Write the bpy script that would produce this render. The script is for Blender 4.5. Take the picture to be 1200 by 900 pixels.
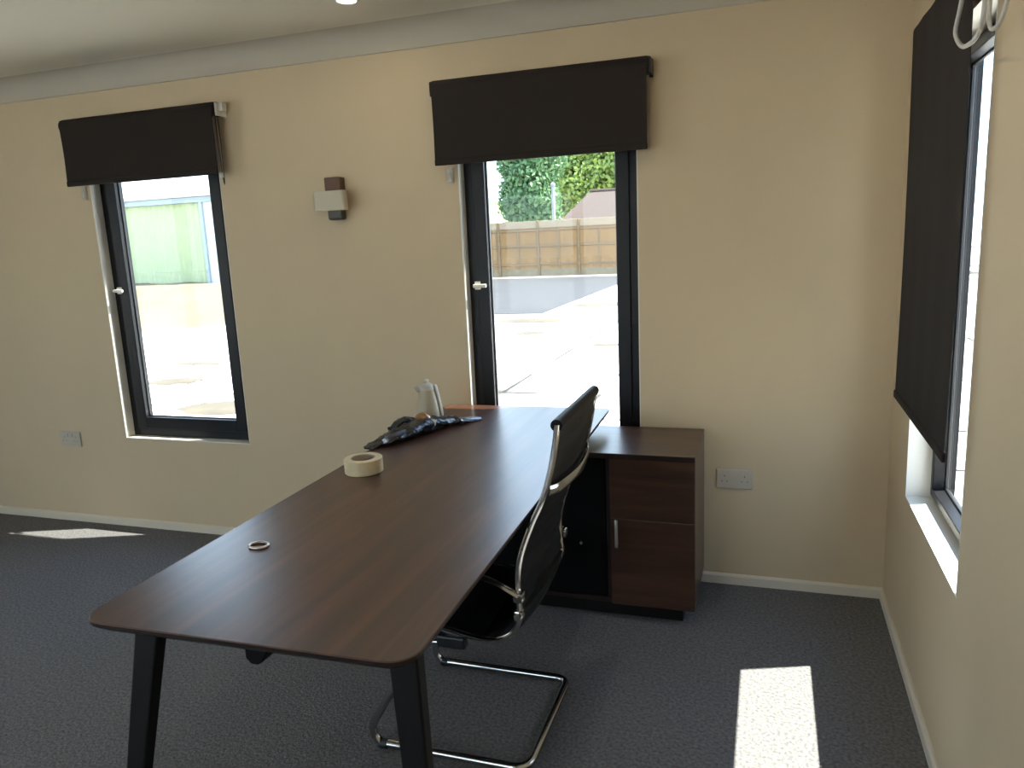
import bpy, bmesh, math, random
from mathutils import Vector, Matrix

for _o in list(bpy.data.objects):
    bpy.data.objects.remove(_o, do_unlink=True)
S = bpy.context.scene
C = S.collection
PI = math.pi
rnd = random.Random(7)

# ------------------------------------------------------------------ camera
CAM = Vector((-0.4566, -3.1571, 1.4924))
R_ = Vector((0.94812969, 0.3146723, -0.04507149))
U_ = Vector((-0.01751885, 0.19329493, 0.98098428))
F_ = Vector((-0.31740067, 0.92931072, -0.18878136))
cd = bpy.data.cameras.new('camera')
cam = bpy.data.objects.new('camera', cd)
C.objects.link(cam)
M = Matrix(((R_.x, U_.x, -F_.x, CAM.x), (R_.y, U_.y, -F_.y, CAM.y), (R_.z, U_.z, -F_.z, CAM.z), (0, 0, 0, 1)))
cam.matrix_world = M
cd.sensor_fit = 'HORIZONTAL'
cd.sensor_width = 36.0
cd.lens = 892.4 / 1200 * 36.0
cd.clip_start = 0.02
cd.clip_end = 300
S.camera = cam

# ------------------------------------------------------------------ sky, sun, exposure
SUN_DIR = Vector((-1.0, -0.36, -1.9)).normalized()
SUN_E = 30.0
SKY_E = 6.7
LAMP_W = 2.5
S.view_settings.view_transform = 'Standard'
S.view_settings.look = 'None'
S.view_settings.exposure = 0.0
S.view_settings.gamma = 1.0
S.view_settings.use_curve_mapping = False
S.cycles.use_denoising = True
S.cycles.max_bounces = 12
S.cycles.diffuse_bounces = 7
S.cycles.glossy_bounces = 5
S.cycles.transparent_max_bounces = 16
S.cycles.caustics_reflective = False
S.cycles.caustics_refractive = False
S.cycles.sample_clamp_indirect = 8.0

W = bpy.data.worlds.new('sky')
S.world = W
W.use_nodes = True
nt = W.node_tree
bg = nt.nodes['Background']
tc = nt.nodes.new('ShaderNodeTexCoord')
sx = nt.nodes.new('ShaderNodeSeparateXYZ')
cr = nt.nodes.new('ShaderNodeValToRGB')
cr.color_ramp.elements[0].position = 0.0
cr.color_ramp.elements[0].color = (0.74, 0.87, 1.0, 1)
cr.color_ramp.elements[1].position = 0.92
cr.color_ramp.elements[1].color = (0.26, 0.44, 0.78, 1)
nt.links.new(tc.outputs['Generated'], sx.inputs[0])
nt.links.new(sx.outputs['Z'], cr.inputs[0])
nt.links.new(cr.outputs[0], bg.inputs['Color'])
bg.inputs['Strength'].default_value = SKY_E

sl = bpy.data.lights.new('sun', 'SUN')
sl.energy = SUN_E
sl.angle = 0.009
sl.color = (1.0, 0.95, 0.86)
sun = bpy.data.objects.new('sun', sl)
C.objects.link(sun)
sun.rotation_euler = SUN_DIR.to_track_quat('-Z', 'Y').to_euler()
sun.location = (20, 10, 30)


# ------------------------------------------------------------------ materials
def node_mat(name):
    m = bpy.data.materials.new(name)
    m.use_nodes = True
    return m, m.node_tree, m.node_tree.nodes['Principled BSDF']


def mat(name, col, rough=0.6, metal=0.0, var=0.0, scale=30.0, bump=0.0, bscale=None, spec=None, coat=0.0, stretch=None):
    m, t, b = node_mat(name)
    b.inputs['Base Color'].default_value = (*col, 1)
    b.inputs['Roughness'].default_value = rough
    b.inputs['Metallic'].default_value = metal
    if spec is not None:
        b.inputs['Specular IOR Level'].default_value = spec
    if coat:
        b.inputs['Coat Weight'].default_value = coat
        b.inputs['Coat Roughness'].default_value = 0.08
    if var or bump:
        tcn = t.nodes.new('ShaderNodeTexCoord')
        mp = t.nodes.new('ShaderNodeMapping')
        if stretch:
            mp.inputs['Scale'].default_value = stretch
        t.links.new(tcn.outputs['Object'], mp.inputs[0])
    if var:
        n = t.nodes.new('ShaderNodeTexNoise')
        n.inputs['Scale'].default_value = scale
        n.inputs['Detail'].default_value = 4
        t.links.new(mp.outputs[0], n.inputs['Vector'])
        r = t.nodes.new('ShaderNodeValToRGB')
        r.color_ramp.elements[0].position = 0.3
        r.color_ramp.elements[1].position = 0.7
        r.color_ramp.elements[0].color = (*[c * (1 - var) for c in col], 1)
        r.color_ramp.elements[1].color = (*[min(1, c * (1 + var)) for c in col], 1)
        t.links.new(n.outputs['Fac'], r.inputs[0])
        t.links.new(r.outputs[0], b.inputs['Base Color'])
    if bump:
        n2 = t.nodes.new('ShaderNodeTexNoise')
        n2.inputs['Scale'].default_value = bscale or scale
        n2.inputs['Detail'].default_value = 3
        t.links.new(mp.outputs[0], n2.inputs['Vector'])
        bp = t.nodes.new('ShaderNodeBump')
        bp.inputs['Strength'].default_value = bump
        bp.inputs['Distance'].default_value = 0.01
        t.links.new(n2.outputs['Fac'], bp.inputs['Height'])
        t.links.new(bp.outputs[0], b.inputs['Normal'])
    return m


def wood_mat(name, dark, mid, light, stretch, rough=0.3, spec=0.5):
    """long-grained walnut: stretched noise streaks in object space"""
    m, t, b = node_mat(name)
    tcn = t.nodes.new('ShaderNodeTexCoord')
    mp = t.nodes.new('ShaderNodeMapping')
    mp.inputs['Scale'].default_value = stretch
    t.links.new(tcn.outputs['Object'], mp.inputs[0])
    n = t.nodes.new('ShaderNodeTexNoise')
    n.inputs['Scale'].default_value = 1.0
    n.inputs['Detail'].default_value = 6
    n.inputs['Roughness'].default_value = 0.6
    n.inputs['Distortion'].default_value = 0.35
    t.links.new(mp.outputs[0], n.inputs['Vector'])
    r = t.nodes.new('ShaderNodeValToRGB')
    e = r.color_ramp.elements
    e[0].position = 0.30
    e[0].color = (*dark, 1)
    e[1].position = 0.72
    e[1].color = (*light, 1)
    k = e.new(0.52)
    k.color = (*mid, 1)
    t.links.new(n.outputs['Fac'], r.inputs[0])
    t.links.new(r.outputs[0], b.inputs['Base Color'])
    b.inputs['Roughness'].default_value = rough
    b.inputs['Specular IOR Level'].default_value = spec
    return m


def glass_mat():
    m = bpy.data.materials.new('clear_glass')
    m.use_nodes = True
    t = m.node_tree
    t.nodes.clear()
    out = t.nodes.new('ShaderNodeOutputMaterial')
    mix = t.nodes.new('ShaderNodeMixShader')
    tr = t.nodes.new('ShaderNodeBsdfTransparent')
    tr.inputs[0].default_value = (0.94, 0.96, 0.95, 1)
    gl = t.nodes.new('ShaderNodeBsdfGlossy')
    gl.inputs['Roughness'].default_value = 0.02
    fr = t.nodes.new('ShaderNodeFresnel')
    fr.inputs['IOR'].default_value = 1.45
    geo = t.nodes.new('ShaderNodeNewGeometry')
    # the same reflectance from both faces of the thin pane
    ior = t.nodes.new('ShaderNodeMix')
    ior.data_type = 'FLOAT'
    ior.inputs[2].default_value = 1.22
    ior.inputs[3].default_value = 1.0 / 1.22
    t.links.new(geo.outputs['Backfacing'], ior.inputs[0])
    t.links.new(ior.outputs[0], fr.inputs['IOR'])
    t.links.new(fr.outputs[0], mix.inputs[0])
    t.links.new(tr.outputs[0], mix.inputs[1])
    t.links.new(gl.outputs[0], mix.inputs[2])
    t.links.new(mix.outputs[0], out.inputs[0])
    return m


def emit_mat(name, col, st):
    m = bpy.data.materials.new(name)
    m.use_nodes = True
    t = m.node_tree
    b = t.nodes['Principled BSDF']
    b.inputs['Base Color'].default_value = (*col, 1)
    b.inputs['Emission Color'].default_value = (*col, 1)
    b.inputs['Emission Strength'].default_value = st
    return m


WALL = mat('cream_paint', (0.60, 0.485, 0.325), 0.75, var=0.02, scale=3, bump=0.04, bscale=220)
WHITE = mat('white_gloss_paint', (0.74, 0.71, 0.64), 0.45)
CEIL = mat('ceiling_paint', (0.72, 0.675, 0.57), 0.85, bump=0.03, bscale=150)
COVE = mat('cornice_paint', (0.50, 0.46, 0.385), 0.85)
SKIRT = mat('skirting_paint', (0.68, 0.62, 0.51), 0.5)
FRAME = mat('black_frame_paint', (0.009, 0.009, 0.0105), 0.40, spec=0.25)
GLASS = glass_mat()
CHROME = mat('chrome', (0.62, 0.61, 0.60), 0.16, 1.0, bump=0.01, bscale=60)
STEEL = mat('brushed_steel', (0.62, 0.60, 0.57), 0.30, 1.0, bump=0.02, bscale=200)
BLIND = mat('blind_fabric', (0.028, 0.0225, 0.0195), 0.9, spec=0.15, var=0.08, scale=500, bump=0.05, bscale=900)
BLACKPL = mat('black_plastic', (0.012, 0.012, 0.013), 0.45, bump=0.01, bscale=200)
WHITEPL = mat('white_plastic', (0.72, 0.70, 0.64), 0.40, bump=0.005, bscale=200)
SOCKET = mat('socket_plastic', (0.50, 0.455, 0.375), 0.40, bump=0.005, bscale=200)
CORD = mat('pale_cord', (0.55, 0.53, 0.49), 0.5, bump=0.05, bscale=900)
DESKW = wood_mat('walnut_desk', (0.027, 0.0100, 0.0056), (0.066, 0.025, 0.0125), (0.120, 0.047, 0.023), (20, 1.1, 20), 0.33, 1.0)
SBTOP = wood_mat('walnut_side_top', (0.034, 0.0145, 0.009), (0.068, 0.029, 0.016), (0.11, 0.048, 0.026), (2.2, 26, 26), 0.30, 0.6)
SBFRONT = wood_mat('walnut_fronts', (0.028, 0.0125, 0.008), (0.048, 0.021, 0.012), (0.075, 0.033, 0.018), (1.6, 14, 18), 0.35, 0.4)
DARKEDGE = mat('dark_edge_band', (0.014, 0.0065, 0.0045), 0.45, spec=0.35, var=0.1, scale=40)
LEGBLK = mat('black_powder_coat', (0.007, 0.006, 0.0055), 0.5, spec=0.16, bump=0.02, bscale=400)
MESHBLK = mat('black_sling_leather', (0.0055, 0.0055, 0.006), 0.55, spec=0.22, var=0.2, scale=300, bump=0.06, bscale=260)


def carpet_mat():
    m, t, b = node_mat('charcoal_loop_carpet')
    tcn = t.nodes.new('ShaderNodeTexCoord')
    n = t.nodes.new('ShaderNodeTexNoise')
    n.inputs['Scale'].default_value = 95
    n.inputs['Detail'].default_value = 3
    v = t.nodes.new('ShaderNodeTexVoronoi')
    v.inputs['Scale'].default_value = 130
    t.links.new(tcn.outputs['Object'], n.inputs['Vector'])
    t.links.new(tcn.outputs['Object'], v.inputs['Vector'])
    r = t.nodes.new('ShaderNodeValToRGB')
    r.color_ramp.elements[0].position = 0.32
    r.color_ramp.elements[0].color = (0.105, 0.103, 0.104, 1)
    r.color_ramp.elements[1].position = 0.68
    r.color_ramp.elements[1].color = (0.195, 0.191, 0.192, 1)
    t.links.new(n.outputs['Fac'], r.inputs[0])
    t.links.new(r.outputs[0], b.inputs['Base Color'])
    b.inputs['Roughness'].default_value = 0.95
    b.inputs['Specular IOR Level'].default_value = 0.1
    ad = t.nodes.new('ShaderNodeMath')
    ad.operation = 'ADD'
    t.links.new(n.outputs['Fac'], ad.inputs[0])
    t.links.new(v.outputs['Distance'], ad.inputs[1])
    bp = t.nodes.new('ShaderNodeBump')
    bp.inputs['Strength'].default_value = 0.42
    bp.inputs['Distance'].default_value = 0.005
    t.links.new(ad.outputs[0], bp.inputs['Height'])
    t.links.new(bp.outputs[0], b.inputs['Normal'])
    return m


CARPET = carpet_mat()


# ------------------------------------------------------------------ mesh helpers
def box(bm, x0, x1, y0, y1, z0, z1):
    vs = [bm.verts.new((x, y, z)) for x in (x0, x1) for y in (y0, y1) for z in (z0, z1)]
    for f in ((0, 1, 3, 2), (4, 6, 7, 5), (0, 4, 5, 1), (2, 3, 7, 6), (0, 2, 6, 4), (1, 5, 7, 3)):
        bm.faces.new([vs[i] for i in f])
    return vs


def rbox(bm, x0, x1, y0, y1, z0, z1, r=0.003, seg=2):
    """box with rounded edges"""
    b2 = bmesh.new()
    box(b2, x0, x1, y0, y1, z0, z1)
    bmesh.ops.recalc_face_normals(b2, faces=b2.faces)
    bmesh.ops.bevel(b2, geom=list(b2.edges), offset=r, segments=seg, affect='EDGES', profile=0.5)
    merge(bm, b2)


def merge(bm, b2):
    mp = {v: bm.verts.new(v.co) for v in b2.verts}
    for f in b2.faces:
        bm.faces.new([mp[v] for v in f.verts])
    b2.free()


def prism(bm, poly, z0, z1, axis='z', bev=0.0):
    """extrude a 2-D outline along an axis; z: (x,y), y: (x,z), x: (y,z)"""
    def P(a, b, c):
        return {'z': (a, b, c), 'y': (a, c, b), 'x': (c, a, b)}[axis]
    b2 = bmesh.new()
    lo = [b2.verts.new(P(a, b, z0)) for a, b in poly]
    hi = [b2.verts.new(P(a, b, z1)) for a, b in poly]
    n = len(poly)
    b2.faces.new(lo[::-1])
    b2.faces.new(hi)
    for i in range(n):
        b2.faces.new((lo[i], lo[(i + 1) % n], hi[(i + 1) % n], hi[i]))
    bmesh.ops.recalc_face_normals(b2, faces=b2.faces)
    if bev:
        bmesh.ops.bevel(b2, geom=list(b2.edges), offset=bev, segments=2, affect='EDGES', profile=0.5)
    merge(bm, b2)


def smooth_path(pts, n=8):
    """Catmull-Rom through the points"""
    P = [Vector(p) for p in pts]
    out = []
    for i in range(len(P) - 1):
        p0 = P[i - 1] if i > 0 else P[i] * 2 - P[i + 1]
        p1, p2 = P[i], P[i + 1]
        p3 = P[i + 2] if i + 2 < len(P) else P[i + 1] * 2 - P[i]
        for k in range(n):
            t = k / n
            out.append(0.5 * ((2 * p1) + (p2 - p0) * t + (2 * p0 - 5 * p1 + 4 * p2 - p3) * t * t + (3 * p1 - p0 - 3 * p2 + p3) * t ** 3))
    out.append(P[-1])
    return out


def fillet_path(pts, r, n=6):
    """polyline with rounded corners"""
    P = [Vector(p) for p in pts]
    out = [P[0]]
    for i in range(1, len(P) - 1):
        a = (P[i - 1] - P[i])
        b = (P[i + 1] - P[i])
        rr = min(r, a.length * 0.49, b.length * 0.49)
        A = P[i] + a.normalized() * rr
        B = P[i] + b.normalized() * rr
        for k in range(n + 1):
            t = k / n
            out.append(A * (1 - t) ** 2 + P[i] * 2 * t * (1 - t) + B * t * t)
    out.append(P[-1])
    return out


def tube(bm, path, r, seg=12, r2=None, closed=False, up=None, cap=True):
    """sweep an ellipse (r across, r2 along the reference 'up') along a path"""
    P = [Vector(p) for p in path]
    n = len(P)
    r2 = r if r2 is None else r2
    rings = []
    ref = Vector(up) if up else None
    prev = None
    for i in range(n):
        if closed:
            t = (P[(i + 1) % n] - P[i - 1]).normalized()
        else:
            t = (P[min(i + 1, n - 1)] - P[max(i - 1, 0)]).normalized()
        if ref is not None:
            u = ref - t * ref.dot(t)
        elif prev is None:
            h = Vector((0, 0, 1)) if abs(t.z) < 0.9 else Vector((1, 0, 0))
            u = h - t * h.dot(t)
        else:
            u = prev - t * prev.dot(t)
        u.normalize()
        prev = u
        s = t.cross(u)
        rr = r[i] if isinstance(r, (list, tuple)) else r
        rv = r2[i] if isinstance(r2, (list, tuple)) else r2
        rings.append([bm.verts.new(P[i] + s * (rr * math.cos(a)) + u * (rv * math.sin(a))) for a in [2 * PI * k / seg for k in range(seg)]])
    m = n if closed else n - 1
    for i in range(m):
        A, B = rings[i], rings[(i + 1) % n]
        for k in range(seg):
            bm.faces.new((A[k], A[(k + 1) % seg], B[(k + 1) % seg], B[k]))
    if cap and not closed:
        bm.faces.new(rings[0][::-1])
        bm.faces.new(rings[-1])


def lathe(bm, prof, cx, cy, seg=32, closed=False):
    rings = []
    for r, z in prof:
        if r < 1e-6:
            rings.append([bm.verts.new((cx, cy, z))])
        else:
            rings.append([bm.verts.new((cx + r * math.cos(2 * PI * k / seg), cy + r * math.sin(2 * PI * k / seg), z)) for k in range(seg)])
    idx = list(range(len(rings) - 1)) + ([len(rings) - 1] if closed else [])
    for i in idx:
        A, B = rings[i], rings[(i + 1) % len(rings)]
        for k in range(seg):
            k2 = (k + 1) % seg
            if len(A) == 1 and len(B) == 1:
                continue
            if len(A) == 1:
                bm.faces.new((A[0], B[k2], B[k]))
            elif len(B) == 1:
                bm.faces.new((A[k], A[k2], B[0]))
            else:
                bm.faces.new((A[k], A[k2], B[k2], B[k]))


def tag(o, label=None, cat=None, group=None, kind=None):
    if label: o['label'] = label
    if cat: o['category'] = cat
    if group: o['group'] = group
    if kind: o['kind'] = kind
    return o


def root_of(o):
    v = Vector((0, 0, 0))
    while o is not None:
        v = v + o.location
        o = o.parent
    return v


def obj(name, bm, m, parent=None, smooth=False, local=False):
    """link a bmesh (world coordinates unless local) as ONE object"""
    bmesh.ops.recalc_face_normals(bm, faces=bm.faces)
    if parent is not None and not local:
        off = root_of(parent)
        for v in bm.verts:
            v.co -= off
    me = bpy.data.meshes.new(name)
    bm.to_mesh(me)
    bm.free()
    me.materials.append(m)
    if smooth:
        for p in me.polygons:
            p.use_smooth = True
        try:
            me.set_sharp_from_angle(angle=math.radians(40))
        except Exception:
            pass
    o = bpy.data.objects.new(name, me)
    C.objects.link(o)
    if parent is not None:
        o.parent = parent
    return o


def thing(name, label, cat, loc, group=None):
    o = bpy.data.objects.new(name, None)
    o.empty_display_size = 0.1
    C.objects.link(o)
    o.location = loc
    return tag(o, label, cat, group)


def struct(name, bm, m, parent=None, smooth=False):
    o = obj(name, bm, m, parent, smooth)
    if parent is None:
        o['kind'] = 'structure'
    return o


B = bmesh.new

# ------------------------------------------------------------------ room shell
XL, YR, ZC = -6.2, -5.6, 2.40      # left wall, rear wall, ceiling
TH = 0.13
SILL, HEAD, HEADR = 0.5086, 2.12, 1.985
LW = (-3.7814, -2.9713)            # left back window opening
MW = (-1.7375, -0.9626)            # middle back window opening
RW = (-1.150, -0.385)              # right wall window opening (y)
RS = 0.5616

bm = B(); box(bm, XL - 0.3, 0.3, YR - 0.3, 0.25, -0.12, 0.0)
struct('floor', bm, CARPET)
bm = B(); box(bm, XL - 0.2, 0.2, YR - 0.2, 0.2, ZC, ZC + 0.12)
struct('ceiling', bm, CEIL)


def wall_boxes(bm, a0, a1, openings, put):
    """a wall along coordinate a with rectangular openings (a0,a1,z0,z1)"""
    cuts = sorted(openings)
    cur = a0
    for (o0, o1, z0, z1) in cuts:
        put(bm, cur, o0, 0.0, ZC)
        put(bm, o0, o1, 0.0, z0)
        put(bm, o0, o1, z1, ZC)
        cur = o1
    put(bm, cur, a1, 0.0, ZC)


bm = B()
wall_boxes(bm, XL - TH, TH, [(LW[0], LW[1], SILL, HEAD), (MW[0], MW[1], SILL, HEAD)],
           lambda b, p, q, z0, z1: box(b, p, q, 0.0, TH, z0, z1))
struct('wall_back', bm, WALL)
bm = B()
wall_boxes(bm, YR, 0.0, [(RW[0], RW[1], RS, HEADR)],
           lambda b, p, q, z0, z1: box(b, 0.0, TH, p, q, z0, z1))
struct('wall_right', bm, WALL)
LO = (-5.0, -2.4)
bm = B()
wall_boxes(bm, YR, 0.0, [(LO[0], LO[1], 0.3, 2.15)],
           lambda b, p, q, z0, z1: box(b, XL - TH, XL, p, q, z0, z1))
struct('wall_left', bm, WALL)
RO = (-4.6, -1.6)
bm = B()
wall_boxes(bm, XL - TH, TH, [(RO[0], RO[1], 0.5, 2.1)],
           lambda b, p, q, z0, z1: box(b, p, q, YR - TH, YR, z0, z1))
struct('wall_rear', bm, WALL)

# eaves gutters outside (unseen, added to cut the sun through the window heads)
bm = B()
prism(bm, [(0.13, 2.42), (0.210, 2.42), (0.210, 2.54), (0.195, 2.54), (0.195, 2.44), (0.13, 2.44)], XL - 0.3, 0.5, 'x')
struct('trim_3', bm, WHITE)

# skirting boards
def skirting(name, poly2, axis, a0, a1):
    bm = B()
    prism(bm, poly2, a0, a1, axis)
    struct(name, bm, SKIRT)


SK = 0.044
skirting('baseboard_back', [(0, 0), (-0.013, 0), (-0.013, SK - 0.008), (-0.006, SK), (0, SK)], 'x', XL, 0.0)
skirting('baseboard_right', [(0, 0), (-0.013, 0), (-0.013, SK - 0.008), (-0.006, SK), (0, SK)], 'y', YR, -0.013)
skirting('baseboard_left', [(XL, 0), (XL + 0.013, 0), (XL + 0.013, SK - 0.008), (XL + 0.006, SK), (XL, SK)], 'y', YR, -0.013)

# coved cornice
def cove(name, axis, a0, a1, sgn, base):
    prof = [(base, 2.300), (base + sgn * 0.008, 2.300)]
    for k in range(0, 9):
        a = (k / 8) * PI / 2
        prof.append((base + sgn * (0.008 + 0.092 * (1 - math.cos(a))), 2.300 + 0.005 + 0.095 * math.sin(a)))
    prof += [(base, 2.400)]
    bm = B()
    prism(bm, prof, a0, a1, axis)
    struct(name, bm, COVE, smooth=True)


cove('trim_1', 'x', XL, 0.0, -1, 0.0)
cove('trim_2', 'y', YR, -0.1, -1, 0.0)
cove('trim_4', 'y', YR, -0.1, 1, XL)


# ------------------------------------------------------------------ windows
def ring(bm, w, h, x0, z0, t, y0, y1, tb=None):
    tb = t if tb is None else tb
    rbox(bm, x0, x0 + t, y0, y1, z0, z0 + h, 0.002, 1)
    rbox(bm, x0 + w - t, x0 + w, y0, y1, z0, z0 + h, 0.002, 1)
    rbox(bm, x0 + t, x0 + w - t, y0, y1, z0, z0 + tb, 0.002, 1)
    rbox(bm, x0 + t, x0 + w - t, y0, y1, z0 + h - t, z0 + h, 0.002, 1)


def window(name, origin, rz, w, h, fo=0.048, sa=0.062, fy=0.06, handle=None, reveal=True, mullions=0, go=0.024):
    """local x along the wall, y outwards, z up; origin at the inner lower corner of the opening"""
    o = bpy.data.objects.new(name, None)
    C.objects.link(o)
    o.location = origin
    o.rotation_euler = (0, 0, rz)
    o['kind'] = 'structure'
    if reveal:
        bm = B()
        e = 0.004
        box(bm, 0, e, -0.001, fy, 0, h)
        box(bm, w - e, w, -0.001, fy, 0, h)
        box(bm, e, w - e, -0.001, fy, 0, e)
        box(bm, e, w - e, -0.001, fy, h - e, h)
        obj('window_reveal', bm, WHITE, o, local=True)
    bm = B(); ring(bm, w, h, 0, 0, fo, fy, fy + 0.062)
    obj('window_frame', bm, FRAME, o, local=True)
    n = mullions + 1
    iw = (w - 2 * fo) / n
    for k in range(n):
        x0 = fo + k * iw
        bm = B(); ring(bm, iw, h - 2 * fo, x0, fo, sa, fy - 0.012, fy + 0.042)
        s = obj('sash', bm, FRAME, o, local=True)
        bm = B()
        box(bm, x0 + sa - 0.006, x0 + iw - sa + 0.006, fy + go, fy + go + 0.004, fo + sa - 0.006, h - fo - sa + 0.006)
        obj('glass_pane', bm, GLASS, o, local=True)
        # dark rubber bead against the pane
        bm = B(); ring(bm, iw - 2 * sa + 0.012, h - 2 * fo - 2 * sa + 0.012, x0 + sa - 0.006, fo + sa - 0.006, 0.012, fy + go - 0.012, fy + go - 0.001)
        obj('glazing_bead', bm, BLACKPL, o, local=True)
    if handle is not None:
        hx, hz = handle
        hd = B(); rbox(hd, hx - 0.013, hx + 0.013, fy - 0.024, fy - 0.012, hz - 0.018, hz + 0.018, 0.003)
        rbox(hd, hx - 0.008, hx + 0.008, fy - 0.045, fy - 0.022, hz - 0.008, hz + 0.008, 0.003)
        rbox(hd, hx - 0.010, hx + 0.052, fy - 0.056, fy - 0.042, hz - 0.008, hz + 0.008, 0.004)
        obj('window_handle', hd, WHITEPL, o, smooth=True, local=True)
    return o


window('window_1', (LW[0], 0, SILL), 0, LW[1] - LW[0], HEAD - SILL, handle=(0.055, 0.80))
window('window_2', (MW[0], 0, SILL), 0, MW[1] - MW[0], HEAD - SILL, fo=0.045, sa=0.055, handle=(0.048, 0.78))
window('window_3', (0, RW[1], RS), -PI / 2, RW[1] - RW[0], HEADR - RS, fo=0.020, sa=0.028, fy=0.082, go=0.036)
window('fill_window_4', (XL, LO[0], 0.3), PI / 2, LO[1] - LO[0], 1.85, mullions=2)  # unseen window, added for the sky light it lets in
window('fill_window_5', (RO[1], YR, 0.5), PI, RO[1] - RO[0], 1.60, mullions=2)  # also unseen, added to light the room from the rear


# ------------------------------------------------------------------ roller blinds
def blind(label, origin, rz, w, zt, zb, roll_r, roll_d, group='black roller blinds', bracket_right=True, chain_x=None, chain_z=None, cord=False):
    """local x along the wall, -y into the room"""
    o = thing('roller_blind', label, 'roller blind', origin, group)
    o.rotation_euler = (0, 0, rz)
    zc = zt - roll_r
    yf = -roll_d - roll_r           # the cloth drops off the room side of the roll
    bm = B()
    # cloth: a slightly thick sheet with a faint sag, wrapping the front quarter of the roll
    pts = []
    for k in range(7):
        a = PI / 2 + (PI / 2) * k / 6
        pts.append((-roll_d + (roll_r + 0.0015) * math.cos(a), zc + (roll_r + 0.0015) * math.sin(a)))
    nseg = 14
    for k in range(1, nseg + 1):
        t = k / nseg
        pts.append((yf - 0.0015 + 0.004 * math.sin(PI * t), zc + (zb + 0.012 - zc) * t))
    cols = 16
    front = [[bm.verts.new((w * c / cols, y + 0.0012 * math.sin(c * 1.3 + i * 0.25), z)) for (y, z) in pts] for i, c in [(q, q) for q in range(cols + 1)]]
    back = [[bm.verts.new((v.co.x, v.co.y + 0.0012, v.co.z)) for v in col] for col in front]
    for c in range(cols):
        for k in range(len(pts) - 1):
            bm.faces.new((front[c][k], front[c + 1][k], front[c + 1][k + 1], front[c][k + 1]))
            bm.faces.new((back[c][k], back[c][k + 1], back[c + 1][k + 1], back[c + 1][k]))
    for c in range(cols):
        for k in (0, len(pts) - 1):
            bm.faces.new((front[c][k], back[c][k], back[c + 1][k], front[c + 1][k]))
    for c in (0, cols):
        for k in range(len(pts) - 1):
            bm.faces.new((front[c][k], front[c][k + 1], back[c][k + 1], back[c][k]))
    obj('blind_cloth', bm, BLIND, o, smooth=True, local=True)
    bm = B()
    tube(bm, [(-0.006, -roll_d, zc), (w + 0.006, -roll_d, zc)], roll_r, 24)
    obj('roller_tube', bm, BLIND, o, smooth=True, local=True)
    bm = B()
    rbox(bm, -0.001, w + 0.001, yf - 0.006, yf + 0.005, zb - 0.012, zb + 0.014, 0.004)
    obj('bottom_bar', bm, BLIND, o, local=True)
    for s, x in ((-1, -0.010), (1, w + 0.010)):
        bm = B()
        y1 = -roll_d - roll_r * 0.55
        rbox(bm, x - 0.004, x + 0.004, y1, -0.002, zc - 0.028, zt - 0.004, 0.002, 1)
        rbox(bm, x - 0.004 if s < 0 else x - 0.012, x + 0.012 if s < 0 else x + 0.004, -0.006, -0.0005, zc - 0.034, zt, 0.002, 1)
        obj('end_bracket', bm, BLACKPL if (s < 0 or not bracket_right) else WHITEPL, o, local=True)
    if bracket_right:
        bm = B()
        rbox(bm, w + 0.014, w + 0.040, -0.060, -0.030, zt - 0.042, zt - 0.004, 0.003)
        obj('end_cap', bm, WHITEPL, o, local=True)
    if chain_x is not None:
        bm = B()
        tube(bm, smooth_path([(chain_x, -0.060, zc), (chain_x + 0.002, -0.062, (zc + chain_z) / 2), (chain_x + 0.003, -0.05, chain_z), (chain_x + 0.002, -0.042, (zc + chain_z) / 2), (chain_x, -0.044, zc)], 6), 0.0022, 6)
        c = obj('bead_chain', bm, BLACKPL, o, local=True)
        bm = B()
        rbox(bm, chain_x - 0.006, chain_x + 0.010, -0.068, -0.054, chain_z + 0.03, chain_z + 0.055, 0.003)
        obj('chain_connector', bm, WHITEPL, o, local=True)
    if cord:
        # pale pull cord gathered up in hanging loops at the near bracket
        x0 = w - 0.02
        bm = B()
        c0 = -0.388
        def L(y, z, x=-0.065): return (c0 - y, x, z)
        loop1 = [L(-1.150, 1.985), L(-1.110, 1.940), L(-1.082, 1.907), L(-1.105, 1.882), L(-1.165, 1.856), L(-1.240, 1.848), L(-1.295, 1.852), L(-1.328, 1.872), L(-1.335, 1.92), L(-1.315, 1.985)]
        tube(bm, smooth_path(loop1, 8), 0.0050, 8)
        obj('pull_cord', bm, CORD, o, smooth=True, local=True)
        bm = B()
        loop2 = [L(-1.350, 1.985, -0.055), L(-1.352, 1.90, -0.060), L(-1.372, 1.853, -0.062), L(-1.405, 1.838, -0.062), L(-1.440, 1.850, -0.058), L(-1.455, 1.90, -0.052), L(-1.450, 1.985, -0.05)]
        tube(bm, smooth_path(loop2, 8), 0.0042, 8)
        obj('pull_cord', bm, CORD, o, smooth=True, local=True)
        bm = B()
        rbox(bm, x0 + 0.12, x0 + 0.33, -0.085, -0.002, 1.975, 2.03, 0.004)
        obj('cord_bracket', bm, WHITEPL, o, local=True)
    return o


blind('short black roller blind above the left window beyond the desk', (-3.8274, 0, 0), 0, -2.9066 + 3.8274, 2.1704, 1.856, 0.034, 0.056,
      chain_x=0.915, chain_z=1.80)
blind('short black roller blind above the middle window beside the wall light', (-1.8012, 0, 0), 0, -0.9099 + 1.8012, 2.1474, 1.815, 0.034, 0.056, bracket_right=False)
blind('long black roller blind drawn almost to the sill of the right wall window', (0, -0.388, 0), -PI / 2, 1.155 - 0.388, 2.075, 0.922, 0.022, 0.026, bracket_right=False, cord=True)


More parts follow.
